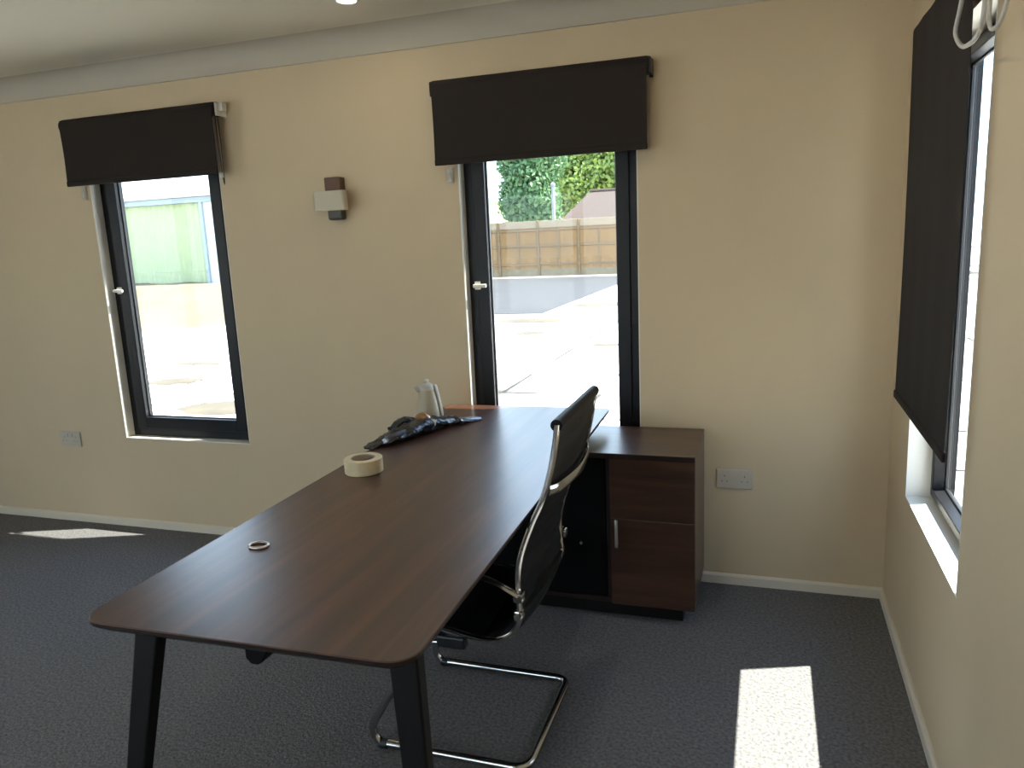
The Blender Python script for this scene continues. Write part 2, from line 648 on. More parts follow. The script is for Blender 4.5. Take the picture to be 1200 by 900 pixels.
# small wall clips for the blind chains
def clip(label, x0, x1, z0, z1):
    o = thing('chain_clip', label, 'wall clip', ((x0 + x1) / 2, 0, z0), None)
    bm = B()
    rbox(bm, x0, x1, -0.010, -0.0005, z0, z1, 0.003)
    obj('clip_plate', bm, SOCKET, o)
    bm = B()
    rbox(bm, x0 + 0.008, x1 - 0.008, -0.022, -0.010, z0 + 0.012, z1 - 0.02, 0.003)
    obj('clip_hook', bm, SOCKET, o)


clip('small cream chain clip on the wall under the middle blind', -1.790, -1.757, 1.735, 1.80)
clip('small cream chain clip on the wall under the left blind', -3.835, -3.803, 1.78, 1.85)

# ------------------------------------------------------------------ desk
DZ = 0.7568
dk = thing('desk', 'long dark walnut desk on black splayed legs beside the office chair', 'desk', (-1.44, -1.05, 0))
A = [(-1.8437, -0.0280), (-1.0901, -0.0140), (-1.0479, -2.0572), (-1.8014, -2.0727)]


def rounded_poly(pts, rads, n=8):
    out = []
    m = len(pts)
    for i in range(m):
        p = Vector(pts[i]); a = Vector(pts[i - 1]) - p; b = Vector(pts[(i + 1) % m]) - p
        r = rads[i]
        if r < 1e-5:
            out.append(tuple(p)); continue
        P0 = p + a.normalized() * r; P1 = p + b.normalized() * r
        for k in range(n + 1):
            t = k / n
            q = P0 * (1 - t) ** 2 + p * 2 * t * (1 - t) + P1 * t * t
            out.append((q.x, q.y))
    return out


outline = rounded_poly(A, [0.05, 0.03, 0.065, 0.065])
cx_, cy_ = -1.4458, -1.0430


def inset(poly, d):
    """move each outline point inwards"""
    out = []
    n = len(poly)
    for i in range(n):
        p = Vector(poly[i]); t = (Vector(poly[(i + 1) % n]) - Vector(poly[i - 1])).normalized()
        nrm = Vector((t.y, -t.x))
        if nrm.dot(Vector((cx_, cy_)) - p) < 0:
            nrm = -nrm
        out.append(tuple(p + nrm * d))
    return out


def loft(bm, loops, cap=True):
    rs = [[bm.verts.new((x, y, z)) for x, y in poly] for poly, z in loops]
    n = len(rs[0])
    for a, b in zip(rs[:-1], rs[1:]):
        for i in range(n):
            bm.faces.new((a[i], a[(i + 1) % n], b[(i + 1) % n], b[i]))
    if cap:
        bm.faces.new(rs[0][::-1])
        bm.faces.new(rs[-1])


bm = B()
loft(bm, [(inset(outline, 0.0018), DZ), (outline, DZ - 0.0018), (outline, DZ - 0.0026)])
obj('tabletop', bm, DESKW, dk)
bm = B()
loft(bm, [(outline, DZ - 0.0026), (outline, DZ - 0.010), (inset(outline, 0.020), DZ - 0.026)])
tag(obj('edge_band', bm, DARKEDGE, dk), 'dark bevelled edge and underside')
# four tapered splayed legs
def desk_leg(xt, yt, sx, sy):
    zt = DZ - 0.026
    bm = B()
    t = zt - 0.0
    loops = []
    for f in (0.0, 0.25, 0.5, 0.75, 1.0):
        z = zt * (1 - f)
        h = zt - z
        x = xt + sx * 0.12 * h
        y = yt + sy * 0.16 * h
        wx = 0.031 - 0.013 * f
        wy = 0.017 - 0.004 * f
        loops.append((rounded_poly([(x - wx, y - wy), (x + wx, y - wy), (x + wx, y + wy), (x - wx, y + wy)], [0.006] * 4, 3), z))
    loft(bm, loops)
    return bm


obj('leg', desk_leg(-1.700, -1.975, -1, -1), LEGBLK, dk)
obj('leg', desk_leg(-1.098, -1.975, 1, -1), LEGBLK, dk)
# end crossbar between the legs and the tapered beam under the top
bm = B(); rbox(bm, -1.70, -1.10, -1.985, -1.955, DZ - 0.060, DZ - 0.026, 0.004)
obj('crossbar', bm, LEGBLK, dk)
bm = B()
prism(bm, [(-1.535, DZ - 0.026), (-1.425, DZ - 0.026), (-1.492, 0.605), (-1.505, 0.597), (-1.522, 0.597), (-1.535, 0.610)], -1.90, -1.84, 'y', 0.003)
obj('beam_bracket', bm, LEGBLK, dk)
bm = B(); rbox(bm, -1.51, -1.45, -1.84, -0.46, DZ - 0.066, DZ - 0.026, 0.004)
obj('under_beam', bm, LEGBLK, dk)
SBZ = 0.680
for x in (-1.72, -1.20):
    bm = B(); rbox(bm, x - 0.04, x + 0.04, -0.36, -0.12, SBZ, DZ - 0.026, 0.003)
    obj('support_block', bm, LEGBLK, dk)

# ------------------------------------------------------------------ sideboard under the far end of the desk
sb = thing('sideboard', 'low dark walnut sideboard against the wall under the far end of the desk', 'sideboard', (-1.25, -0.22, 0))
X0, X1, Y0, Y1 = -1.80, -0.6992, -0.4334, -0.0165
bm = B(); rbox(bm, X0, X1, Y0, Y1, SBZ - 0.018, SBZ, 0.0012, 1)
obj('top_panel', bm, SBTOP, sb)
bm = B(); box(bm, X0 + 0.001, X1 - 0.001, Y0 - 0.0012, Y0 + 0.001, SBZ - 0.0205, SBZ - 0.0015)
tag(obj('edge_band', bm, DARKEDGE, sb), 'dark front edge band')
SBSIDE = wood_mat('walnut_side_panel', (0.040, 0.024, 0.016), (0.060, 0.036, 0.024), (0.080, 0.050, 0.034), (20, 20, 1.6), 0.28, 0.5)
for a, b in ((X1 - 0.018, X1), (X0, X0 + 0.018)):
    bm = B(); rbox(bm, a, b, Y0 + 0.018, Y1, 0.072, SBZ - 0.018, 0.001, 1)
    obj('side_panel', bm, SBSIDE, sb)
bm = B(); box(bm, X0 + 0.018, X1 - 0.018, Y1 - 0.010, Y1 - 0.002, 0.09, SBZ - 0.018)
obj('back_panel', bm, DARKEDGE, sb)
bm = B(); rbox(bm, X0 + 0.018, X1 - 0.018, Y0 + 0.010, Y1 - 0.010, 0.072, 0.090, 0.001, 1)
obj('bottom_panel', bm, DARKEDGE, sb)
bm = B(); rbox(bm, -1.034, -1.018, Y0 + 0.02, Y1 - 0.01, 0.090, SBZ - 0.018, 0.001, 1)
obj('divider', bm, DARKEDGE, sb)
bm = B(); rbox(bm, -1.0155, X1 - 0.001, Y0, Y0 + 0.018, 0.424, SBZ - 0.021, 0.0012, 1)
obj('drawer_front', bm, SBFRONT, sb)
bm = B(); rbox(bm, -1.0155, X1 - 0.001, Y0, Y0 + 0.018, 0.072, 0.421, 0.0012, 1)
dr = obj('door', bm, SBFRONT, sb)
bm = B()
rbox(bm, -0.996, -0.984, Y0 - 0.022, Y0 - 0.012, 0.312, 0.424, 0.003)
for z in (0.325, 0.410):
    rbox(bm, -0.994, -0.986, Y0 - 0.014, Y0, z - 0.005, z + 0.005, 0.001, 1)
tag(obj('handle', bm, STEEL, dr, smooth=True), 'silver bar handle')
BLKDOOR = mat('black_lacquer', (0.003, 0.003, 0.0032), 0.7, spec=0.08, var=0.1, scale=40)
for a, b in ((-1.796, -1.412), (-1.409, -1.036)):
    bm = B(); rbox(bm, a, b, Y0 + 0.018, Y0 + 0.034, 0.092, SBZ - 0.021, 0.001, 1)
    d2 = obj('black_door', bm, BLKDOOR, sb)
    tag(d2, 'black recessed door')
    if a > -1.5:
        bm = B(); tube(bm, [(-1.136, Y0 + 0.018, 0.306), (-1.136, Y0 + 0.013, 0.306)], 0.006, 14)
        obj('lock', bm, STEEL, d2)
bm = B(); rbox(bm, X0 + 0.05, -0.750, -0.378, -0.05, 0.0, 0.072, 0.002, 1)
tag(obj('plinth', bm, LEGBLK, sb), 'black recessed plinth')

# ------------------------------------------------------------------ office chair
ch = thing('office_chair', 'black sling office chair on a chrome cantilever frame at the desk', 'chair', (-1.30, -1.12, 0))
PROF = [(-0.960, 1.022), (-0.968, 0.965), (-0.984, 0.890), (-1.008, 0.815), (-1.040, 0.745), (-1.072, 0.660), (-1.086, 0.590), (-1.085, 0.520), (-1.086, 0.470), (-1.108, 0.425), (-1.155, 0.396), (-1.215, 0.392), (-1.300, 0.408), (-1.400, 0.424), (-1.490, 0.430), (-1.535, 0.418), (-1.550, 0.395)]
YN, YF = -1.340, -0.900
PN = smooth_path([(x, 0, z) for x, z in PROF], 5)


def normal2(i):
    a = PN[max(i - 1, 0)]; b = PN[min(i + 1, len(PN) - 1)]
    t = (b - a).normalized()
    return Vector((-t.z, 0, t.x))      # towards the sitter's side


bm = B()
ncol = 14
top_g, bot_g = [], []
for i, p in enumerate(PN):
    n = normal2(i)
    if n.x > 0 and n.z <= 0:
        n = -n
    rib = 0.0016 * math.sin(i * 2.1)
    tr, br = [], []
    for c in range(ncol + 1):
        y = YN + 0.004 + (YF - YN - 0.008) * c / ncol
        sag = -0.014 * math.sin(PI * c / ncol) * (1 if 3 < i < len(PN) - 3 else 0.3)
        q = p + n * (sag + 0.005 + rib)
        tr.append(bm.verts.new((q.x, y, q.z)))
        q = p + n * (sag - 0.005 + rib)
        br.append(bm.verts.new((q.x, y, q.z)))
    top_g.append(tr); bot_g.append(br)
for i in range(len(PN) - 1):
    for c in range(ncol):
        bm.faces.new((top_g[i][c], top_g[i][c + 1], top_g[i + 1][c + 1], top_g[i + 1][c]))
        bm.faces.new((bot_g[i][c], bot_g[i + 1][c], bot_g[i + 1][c + 1], bot_g[i][c + 1]))
    for c in (0, ncol):
        bm.faces.new((top_g[i][c], top_g[i + 1][c], bot_g[i + 1][c], bot_g[i][c]))
for i in (0, len(PN) - 1):
    for c in range(ncol):
        bm.faces.new((top_g[i][c], bot_g[i][c], bot_g[i][c + 1], top_g[i][c + 1]))
obj('sling_seat', bm, MESHBLK, ch, smooth=True)
# rolled head and knee edges of the sling
bm = B(); tube(bm, [(-0.962, YN - 0.004, 1.018), (-0.962, YF + 0.004, 1.018)], 0.016, 16)
obj('head_roll', bm, MESHBLK, ch, smooth=True)
bm = B(); tube(bm, [(-1.546, YN, 0.400), (-1.546, YF, 0.400)], 0.014, 16)
obj('front_roll', bm, MESHBLK, ch, smooth=True)
for y in (YN, YF):
    bm = B()
    tube(bm, [(p.x, y, p.z) for p in PN], 0.0085, 10, r2=0.014, up=(0, 1, 0))
    obj('side_rail', bm, CHROME, ch, smooth=True)
# bowed brace behind the back
bm = B()
tube(bm, smooth_path([(-0.988, YN, 0.842), (-0.972, YN + 0.06, 0.838), (-0.958, -1.12, 0.836), (-0.972, YF - 0.06, 0.838), (-0.988, YF, 0.842)], 8), 0.004, 10, r2=0.014, up=(0, 0, 1))
obj('back_brace', bm, CHROME, ch, smooth=True)
# second brace under the seat
bm = B()
tube(bm, smooth_path([(-1.30, YN, 0.400), (-1.30, -1.12, 0.385), (-1.30, YF, 0.400)], 8), 0.018, 10, r2=0.004, up=(0, 0, 1))
obj('seat_brace', bm, CHROME, ch, smooth=True)
for s, y, yo in ((-1, YN, YN - 0.024), (1, YF, YF + 0.024)):
    bm = B()
    path = fillet_path([(-1.078, yo, 0.548), (-1.150, yo, 0.585), (-1.300, yo, 0.612), (-1.490, yo, 0.615), (-1.500, yo, 0.430)], 0.06, 6)
    tube(bm, path, 0.013, 10, r2=0.0065, up=(0.3, 0, 1))
    ar = obj('armrest', bm, CHROME, ch, smooth=True)
    bm = B()
    rbox(bm, -1.094, -1.066, min(y, yo) - 0.006, max(y, yo) + 0.006, 0.528, 0.556, 0.005)
    obj('arm_bolt', bm, CHROME, ar, smooth=True)
    bm = B()
    rbox(bm, -1.512, -1.488, min(y, yo) - 0.004, max(y, yo) + 0.004, 0.416, 0.440, 0.005)
    obj('arm_bolt', bm, CHROME, ar, smooth=True)
    bm = B()
    rbox(bm, -1.098, -1.074, y - 0.018, y + 0.018, 0.468, 0.498, 0.006)
    obj('rail_clamp', bm, CHROME, ch, smooth=True)
# cantilever tube: one continuous bend from end to end
bm = B()
yn, yf = -1.352, -0.888
path = [(-1.262, yn, 0.374), (-1.378, yn, 0.376), (-1.572, yn, 0.062), (-1.552, yn, 0.0135), (-1.078, yn, 0.0135), (-1.078, yf, 0.0135), (-1.552, yf, 0.0135), (-1.572, yf, 0.062), (-1.378, yf, 0.376), (-1.262, yf, 0.374)]
tube(bm, fillet_path(path, 0.05, 8), 0.0125, 14)
obj('cantilever_frame', bm, CHROME, ch, smooth=True)
for y in (yn, yf):
    bm = B()
    rbox(bm, -1.33, -1.243, y - 0.016, y + 0.016, 0.366, 0.402, 0.006)
    tag(obj('mount_block', bm, BLACKPL, ch), 'black mounting block')
    bm = B()
    tube(bm, [(-1.545, y, 0.013), (-1.520, y, 0.013)], 0.0150, 14)
    obj('glide', bm, BLACKPL, ch, smooth=True)

# ------------------------------------------------------------------ things on the desk
# roll of masking tape
tp = thing('tape_roll', 'cream roll of masking tape lying flat on the walnut desk', 'tape roll', (-1.712, -1.030, DZ))
CREAM = mat('masking_tape', (0.62, 0.52, 0.33), 0.6, var=0.05, scale=60)
CARD = mat('cardboard_core', (0.42, 0.36, 0.28), 0.8, var=0.08, scale=80)
bm = B()
lathe(bm, [(0.041, DZ), (0.061, DZ), (0.063, DZ + 0.002), (0.063, DZ + 0.046), (0.061, DZ + 0.048), (0.041, DZ + 0.048)], -1.712, -1.030, 40, True)
obj('tape', bm, CREAM, tp, smooth=True)
bm = B()
lathe(bm, [(0.0375, DZ), (0.041, DZ), (0.041, DZ + 0.0475), (0.0375, DZ + 0.0475)], -1.712, -1.030, 40, True)
obj('cardboard_core', bm, CARD, tp, smooth=True)

# jug with a small spout and knob, handle on its right
JX, JY = -1.797, -0.330
jg = thing('jug', 'tall pale beige jug with a short spout and side handle on the desk', 'jug', (JX, JY, DZ))
JUG = mat('jug_plastic', (0.40, 0.345, 0.24), 0.42, bump=0.01, bscale=100)
JTOP = mat('jug_lid_plastic', (0.50, 0.475, 0.42), 0.4)
bm = B()
lathe(bm, [(0, DZ), (0.046, DZ), (0.050, DZ + 0.004), (0.049, DZ + 0.03), (0.041, DZ + 0.085), (0.032, DZ + 0.125), (0.029, DZ + 0.133), (0, DZ + 0.133)], JX, JY, 36)
obj('body', bm, JUG, jg, smooth=True)
bm = B()
lathe(bm, [(0, DZ + 0.131), (0.030, DZ + 0.131), (0.031, DZ + 0.137), (0.027, DZ + 0.150), (0.018, DZ + 0.157), (0.008, DZ + 0.159), (0.007, DZ + 0.164), (0.010, DZ + 0.170), (0.006, DZ + 0.175), (0, DZ + 0.176)], JX, JY, 32)
tag(obj('lid', bm, JTOP, jg, smooth=True), 'paler lid with a knob')
bm = B()
dv = Vector((0.93, 0.36, 0))
sp = [Vector((JX, JY, DZ + 0.122)) - dv * 0.026, Vector((JX, JY, DZ + 0.140)) - dv * 0.044, Vector((JX, JY, DZ + 0.147)) - dv * 0.050]
tube(bm, smooth_path(sp, 5), 0.012, 12, r2=0.010)
obj('spout', bm, JTOP, jg, smooth=True)
bm = B()
hp = [Vector((JX, JY, DZ + 0.140)) + dv * 0.022, Vector((JX, JY, DZ + 0.145)) + dv * 0.034, Vector((JX, JY, DZ + 0.132)) + dv * 0.038, Vector((JX, JY, DZ + 0.080)) + dv * 0.048, Vector((JX, JY, DZ + 0.024)) + dv * 0.056, Vector((JX, JY, DZ + 0.008)) + dv * 0.048]
tube(bm, smooth_path(hp, 6), 0.0065, 10, r2=0.009, up=(0, 1, 0))
tag(obj('handle', bm, JTOP, jg, smooth=True), 'pale strap handle')

# crumpled black plastic
GLOSSBLK = mat('glossy_black_film', (0.010, 0.011, 0.016), 0.22, bump=0.6, bscale=38)
bagc = Vector((-1.72, -0.56, DZ))
bg_ = thing('plastic_bag', 'crumpled glossy black plastic bag lying along the desk edge before the jug', 'plastic bag', bagc)
from mathutils import noise as mnoise


def crumple(path, wid, hei, seed, nu=46, nv=18):
    """a folded film: a flattened lobed body along a path, resting on the desk"""
    bm = B()
    P = smooth_path(path, 12)
    n = len(P)
    grid = []
    for i in range(n):
        t = i / (n - 1)
        T = (P[min(i + 1, n - 1)] - P[max(i - 1, 0)]).normalized()
        Sd = Vector((-T.y, T.x, 0)).normalized()
        w = wid(t); h = hei(t)
        row = []
        for k in range(nv):
            a = 2 * PI * k / nv
            q = P[i] + Sd * (w * math.cos(a)) + Vector((0, 0, h * (math.sin(a) + 1)))
            d = mnoise.noise(q * 26 + Vector((seed, 0, 0))) * 0.9 + mnoise.noise(q * 60 + Vector((0, seed, 0))) * 0.5
            q += Vector((Sd.x * d * 0.012, Sd.y * d * 0.012, abs(d) * 0.013 * min(1, h / 0.012)))
            q.z = max(q.z, DZ + 0.0008)
            row.append(bm.verts.new(q))
        grid.append(row)
    for i in range(n - 1):
        for k in range(nv):
            bm.faces.new((grid[i][k], grid[i][(k + 1) % nv], grid[i + 1][(k + 1) % nv], grid[i + 1][k]))
    bm.faces.new(grid[0][::-1]); bm.faces.new(grid[-1])
    return bm


z0 = DZ + 0.001
bm = crumple([(-1.835, -0.79, z0), (-1.800, -0.70, z0), (-1.765, -0.60, z0), (-1.735, -0.52, z0), (-1.700, -0.45, z0), (-1.655, -0.38, z0), (-1.590, -0.32, z0)],
             lambda t: 0.018 + 0.040 * math.sin(PI * min(1, t * 1.05)) ** 0.7 * (1.0 if t < 0.6 else 0.8),
             lambda t: 0.003 + 0.023 * math.sin(PI * t) ** 1.2, 3.0)
obj('film_body', bm, GLOSSBLK, bg_, smooth=True)
bm = crumple([(-1.836, -0.600, z0 + 0.014), (-1.812, -0.560, z0 + 0.030), (-1.785, -0.525, z0 + 0.028), (-1.765, -0.500, z0 + 0.016)], lambda t: 0.014 + 0.014 * math.sin(PI * t), lambda t: 0.009 + 0.006 * math.sin(PI * t), 9.0)
obj('film_fold', bm, GLOSSBLK, bg_, smooth=True)
bm = crumple([(-1.69, -0.40, z0 + 0.004), (-1.64, -0.345, z0 + 0.006), (-1.575, -0.300, z0)], lambda t: 0.034 * (1 - 0.6 * t), lambda t: 0.006, 5.0)
tag(obj('silver_liner', bm, mat('silver_film', (0.35, 0.38, 0.44), 0.28, 0.7, bump=0.5, bscale=40), bg_, smooth=True), 'silvery grey lining film')
COPPER = mat('amber_lens', (0.30, 0.15, 0.07), 0.22, 0.6, bump=0.2, bscale=60)
bm = B()
b2 = bmesh.new()
bmesh.ops.create_uvsphere(b2, u_segments=24, v_segments=12, radius=1.0)
bmesh.ops.transform(b2, matrix=Matrix.Translation((-1.742, -0.505, DZ + 0.046)) @ Matrix.Rotation(0.5, 4, 'X') @ Matrix.Diagonal((0.034, 0.034, 0.026, 1)), verts=b2.verts)
merge(bm, b2)
tag(obj('copper_bulge', bm, COPPER, bg_, smooth=True), 'coppery rounded piece')
bm = B()
b2 = bmesh.new()
box(b2, -0.012, 0.012, -0.0015, 0.0015, -0.012, 0.012)
bmesh.ops.transform(b2, matrix=Matrix.Translation((-1.690, -0.520, DZ + 0.042)) @ Matrix.Rotation(-0.4, 4, 'X') @ Matrix.Rotation(0.2, 4, 'Y'), verts=b2.verts)
merge(bm, b2)
tag(obj('white_tag', bm, WHITEPL, bg_), 'small white tag')
bm = B()
tube(bm, smooth_path([(-1.800, -0.735, z0 + 0.012), (-1.770, -0.745, z0 + 0.034), (-1.745, -0.690, z0 + 0.040), (-1.752, -0.640, z0 + 0.030)], 8), 0.002, 8, r2=0.012, up=(0.5, 0, 1))
tag(obj('silver_strip', bm, bpy.data.materials['silver_film'], bg_, smooth=True), 'shiny silver folded strip')

# small metal ring
rg = B()
pts = [(-1.664 + 0.024 * math.cos(2 * PI * k / 36), -1.652 + 0.020 * math.sin(2 * PI * k / 36), DZ + 0.0034) for k in range(36)]
tube(rg, pts, 0.0034, 10, closed=True)
tag(obj('metal_ring', rg, mat('pale_metal', (0.72, 0.66, 0.62), 0.3, 0.8, bump=0.02, bscale=300), None, smooth=True), 'small pale metal ring lying near the left edge of the desktop', 'ring')

# ------------------------------------------------------------------ wall fittings
wl = thing('wall_light', 'small wall light with beige shade on a brown bracket between the windows', 'wall light', (-2.335, 0, 1.60))
BROWN = mat('brown_metal', (0.105, 0.052, 0.026), 0.45, 0.2, var=0.1, scale=20)
DKGREY = mat('dark_grey_metal', (0.060, 0.058, 0.045), 0.45, 0.2)
SHADE = mat('beige_shade', (0.52, 0.47, 0.36), 0.5)
bm = B(); rbox(bm, -2.372, -2.292, -0.048, -0.0005, 1.700, 1.795, 0.004)
obj('bracket', bm, BROWN, wl)
bm = B(); rbox(bm, -2.370, -2.294, -0.048, -0.0005, 1.606, 1.700, 0.012, 3)
tag(obj('lamp_holder', bm, DKGREY, wl, smooth=True), 'dark grey rounded lower end')
bm = B()
prism(bm, rounded_poly([(-2.412, -0.050), (-2.412, -0.088), (-2.256, -0.088), (-2.256, -0.050)], [0.004, 0.014, 0.014, 0.004], 4), 1.648, 1.734, 'z', 0.002)
obj('shade', bm, SHADE, wl)


PINS = mat('socket_slots', (0.20, 0.18, 0.15), 0.7)


def socket(label, xc, zc):
    o = thing('wall_socket', label, 'socket', (xc, 0, zc - 0.043))
    bm = B(); rbox(bm, xc - 0.073, xc + 0.073, -0.010, -0.0004, zc - 0.043, zc + 0.043, 0.004)
    obj('face_plate', bm, SOCKET, o)
    for s in (-1, 1):
        bm = B(); rbox(bm, xc + s * 0.016 - 0.006, xc + s * 0.016 + 0.006, -0.0135, -0.0095, zc + 0.012, zc + 0.030, 0.0015, 1)
        obj('rocker_switch', bm, SOCKET, o)
        bm = B()
        px = xc + s * 0.040
        for (dx, dz, w, h) in ((0, 0.012, 0.002, 0.004), (-0.011, -0.010, 0.003, 0.002), (0.011, -0.010, 0.003, 0.002)):
            box(bm, px + dx - w, px + dx + w, -0.0104, -0.0098, zc + dz - h, zc + dz + h)
        obj('pin_slots', bm, PINS, o)


socket('cream double wall socket right of the sideboard', -0.577, 0.468)
socket('cream double wall socket below the left window at the far left', -4.177, 0.489)

# recessed downlights (the first shows at the top of the photo)
LENS = emit_mat('downlight_lens', (1.0, 0.95, 0.80), 6.0)


def downlight(label, x, y, watts):
    o = thing('downlight', label, 'ceiling light', (x, y, ZC - 0.006), 'recessed ceiling downlights')
    bm = B(); lathe(bm, [(0.036, ZC - 0.003), (0.038, ZC - 0.006), (0.046, ZC - 0.005), (0.048, ZC), (0.036, ZC)], x, y, 32, True)
    obj('trim_ring', bm, WHITEPL, o, smooth=True)
    bm = B(); lathe(bm, [(0, ZC - 0.0035), (0.036, ZC - 0.0035), (0.036, ZC - 0.0005), (0, ZC - 0.0005)], x, y, 32)
    obj('lens', bm, LENS, o)
    l = bpy.data.lights.new('downlight_lamp', 'AREA')
    l.shape = 'DISK'; l.size = 0.07; l.energy = watts; l.color = (1.0, 0.90, 0.74)
    lo = bpy.data.objects.new('downlight_lamp', l)
    C.objects.link(lo); lo.parent = o; lo.location = (0, 0, -0.003)


downlight('round recessed downlight in the ceiling above the middle window', -1.985, -0.405, 0.7)
downlight('round recessed downlight in the ceiling over the office chair', -0.95, -1.20, LAMP_W * 1.5)
for x, y in ((-4.6, -4.0), (-1.9, -4.4), (-0.9, -4.8)):  # unseen lamps added as fill light for the room
    downlight('added unseen fill downlight in the ceiling behind the viewpoint', x, y, LAMP_W)

# ------------------------------------------------------------------ outside
GZ = -0.05
def yard_mat():
    m, t, b = node_mat('pale_concrete')
    tcn = t.nodes.new('ShaderNodeTexCoord')
    n = t.nodes.new('ShaderNodeTexNoise'); n.inputs['Scale'].default_value = 0.35; n.inputs['Detail'].default_value = 6
    r = t.nodes.new('ShaderNodeValToRGB')
    r.color_ramp.elements[0].position = 0.34; r.color_ramp.elements[0].color = (0.055, 0.045, 0.028, 1)  # brownish ground shadows painted in as dark noise patches
    r.color_ramp.elements[1].position = 0.42; r.color_ramp.elements[1].color = (0.70, 0.67, 0.61, 1)
    br = t.nodes.new('ShaderNodeTexBrick')
    br.inputs['Scale'].default_value = 0.25
    br.inputs['Mortar Size'].default_value = 0.006
    br.inputs['Color1'].default_value = (1, 1, 1, 1); br.inputs['Color2'].default_value = (0.92, 0.92, 0.92, 1)
    br.inputs['Mortar'].default_value = (0.05, 0.042, 0.032, 1)
    mx = t.nodes.new('ShaderNodeMix'); mx.data_type = 'RGBA'; mx.blend_type = 'MULTIPLY'
    mx.inputs[0].default_value = 1.0
    t.links.new(tcn.outputs['Object'], n.inputs['Vector']); t.links.new(tcn.outputs['Object'], br.inputs['Vector'])
    t.links.new(n.outputs['Fac'], r.inputs[0])
    t.links.new(r.outputs[0], mx.inputs[6]); t.links.new(br.outputs['Color'], mx.inputs[7])
    t.links.new(mx.outputs[2], b.inputs['Base Color'])
    b.inputs['Roughness'].default_value = 0.9
    return m


bm = B()
box(bm, -70, 60, TH + 0.001, 90, GZ - 0.2, GZ)
box(bm, -70, 60, -50, YR - TH - 0.001, GZ - 0.2, GZ)
box(bm, -70, XL - TH - 0.12, YR - TH - 0.001, TH + 0.001, GZ - 0.2, GZ)
box(bm, TH + 0.12, 60, YR - TH - 0.001, TH + 0.001, GZ - 0.2, GZ)
yard = tag(obj('yard_ground', bm, yard_mat()), kind='structure')
BROWN_PATCH = mat('brown_ground', (0.070, 0.056, 0.034), 0.95, var=0.2, scale=3)  # brown tone for the thin irregular patches laid on the ground
from mathutils import noise as soil_noise
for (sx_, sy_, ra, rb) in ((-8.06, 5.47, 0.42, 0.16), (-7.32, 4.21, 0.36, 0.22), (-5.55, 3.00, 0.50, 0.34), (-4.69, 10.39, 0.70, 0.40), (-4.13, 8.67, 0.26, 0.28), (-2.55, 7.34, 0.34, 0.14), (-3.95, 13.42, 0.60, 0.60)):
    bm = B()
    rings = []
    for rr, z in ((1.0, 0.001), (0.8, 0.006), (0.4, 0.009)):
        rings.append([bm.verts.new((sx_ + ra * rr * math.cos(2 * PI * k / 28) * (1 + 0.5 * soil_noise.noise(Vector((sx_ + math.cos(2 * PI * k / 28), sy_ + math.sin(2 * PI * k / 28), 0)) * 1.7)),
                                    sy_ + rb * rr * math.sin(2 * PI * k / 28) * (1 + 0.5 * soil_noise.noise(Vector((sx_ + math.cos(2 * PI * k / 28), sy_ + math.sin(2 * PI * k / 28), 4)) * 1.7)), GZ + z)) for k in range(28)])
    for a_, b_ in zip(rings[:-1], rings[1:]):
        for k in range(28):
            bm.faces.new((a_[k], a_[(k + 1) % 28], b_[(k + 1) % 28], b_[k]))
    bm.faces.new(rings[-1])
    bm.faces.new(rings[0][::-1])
    obj('brown_patch', bm, BROWN_PATCH, yard)
bm = B(); box(bm, -45, -4.8, 11.6, 24.3, GZ, GZ + 0.012)
tag(obj('tarmac_road', bm, mat('grey_tarmac', (0.028, 0.0265, 0.026), 0.95, var=0.12, scale=1.2)), kind='structure')
bm = B(); rbox(bm, -45, 10, 24.35, 25.0, GZ, GZ + 0.04, 0.01, 1)
tag(obj('kerb_strip', bm, mat('kerb_concrete', (0.26, 0.25, 0.23), 0.9, var=0.05, scale=2)), kind='structure')

# timber fence
FEN = wood_mat('orange_fence_timber', (0.21, 0.12, 0.05), (0.265, 0.155, 0.068), (0.31, 0.185, 0.085), (9, 9, 0.8), 0.85, 0.2)
FEND = wood_mat('brown_fence_rails', (0.16, 0.105, 0.058), (0.20, 0.135, 0.075), (0.24, 0.16, 0.09), (1.2, 9, 9), 0.85, 0.2)
GRAV = mat('gravel_board', (0.20, 0.15, 0.085), 0.9, var=0.12, scale=6)
FY, PW = 25.45, 1.60
px0 = -10.49 - 2 * PW
PALE = mat('pale_top_board', (0.29, 0.215, 0.135), 0.85, var=0.06, scale=8)
fence = thing('timber_fence', 'long orange timber panel fence across the yard beyond the tarmac', 'fence', (px0 + 3 * PW, FY, GZ))
for i in range(6):
    xa = px0 + i * PW
    bm = B()
    nb = 14
    for k in range(nb):
        w = (PW - 0.10) / nb
        a = xa + 0.05 + k * w
        # overlapping feather-edge boards, one panel of cladding
        prism(bm, [(a, FY), (a + w, FY), (a + w, FY - 0.012), (a, FY - 0.024)], GZ + 0.30, 1.80, 'z')
    p = obj('panel', bm, FEN, fence)
    for z in (0.42, 1.12, 1.72):
        bm = B(); rbox(bm, xa + 0.05, xa + PW - 0.05, FY - 0.062, FY - 0.022, z - 0.035, z + 0.035, 0.006, 1)
        obj('rail', bm, FEND, p)
    bm = B(); rbox(bm, xa + PW / 2 - 0.03, xa + PW / 2 + 0.03, FY - 0.064, FY - 0.024, GZ + 0.3, 1.80, 0.005, 1)
    obj('batten', bm, FEND, p)
    bm = B(); rbox(bm, xa + 0.05, xa + PW - 0.05, FY - 0.03, FY + 0.02, GZ, GZ + 0.30, 0.006, 1)
    obj('gravel_board', bm, GRAV, p)
    bm = B(); rbox(bm, xa + 0.05, xa + PW - 0.05, FY - 0.045, FY - 0.005, 1.80, 2.07, 0.006, 1)
    tag(obj('top_board', bm, PALE, p), 'paler top board')
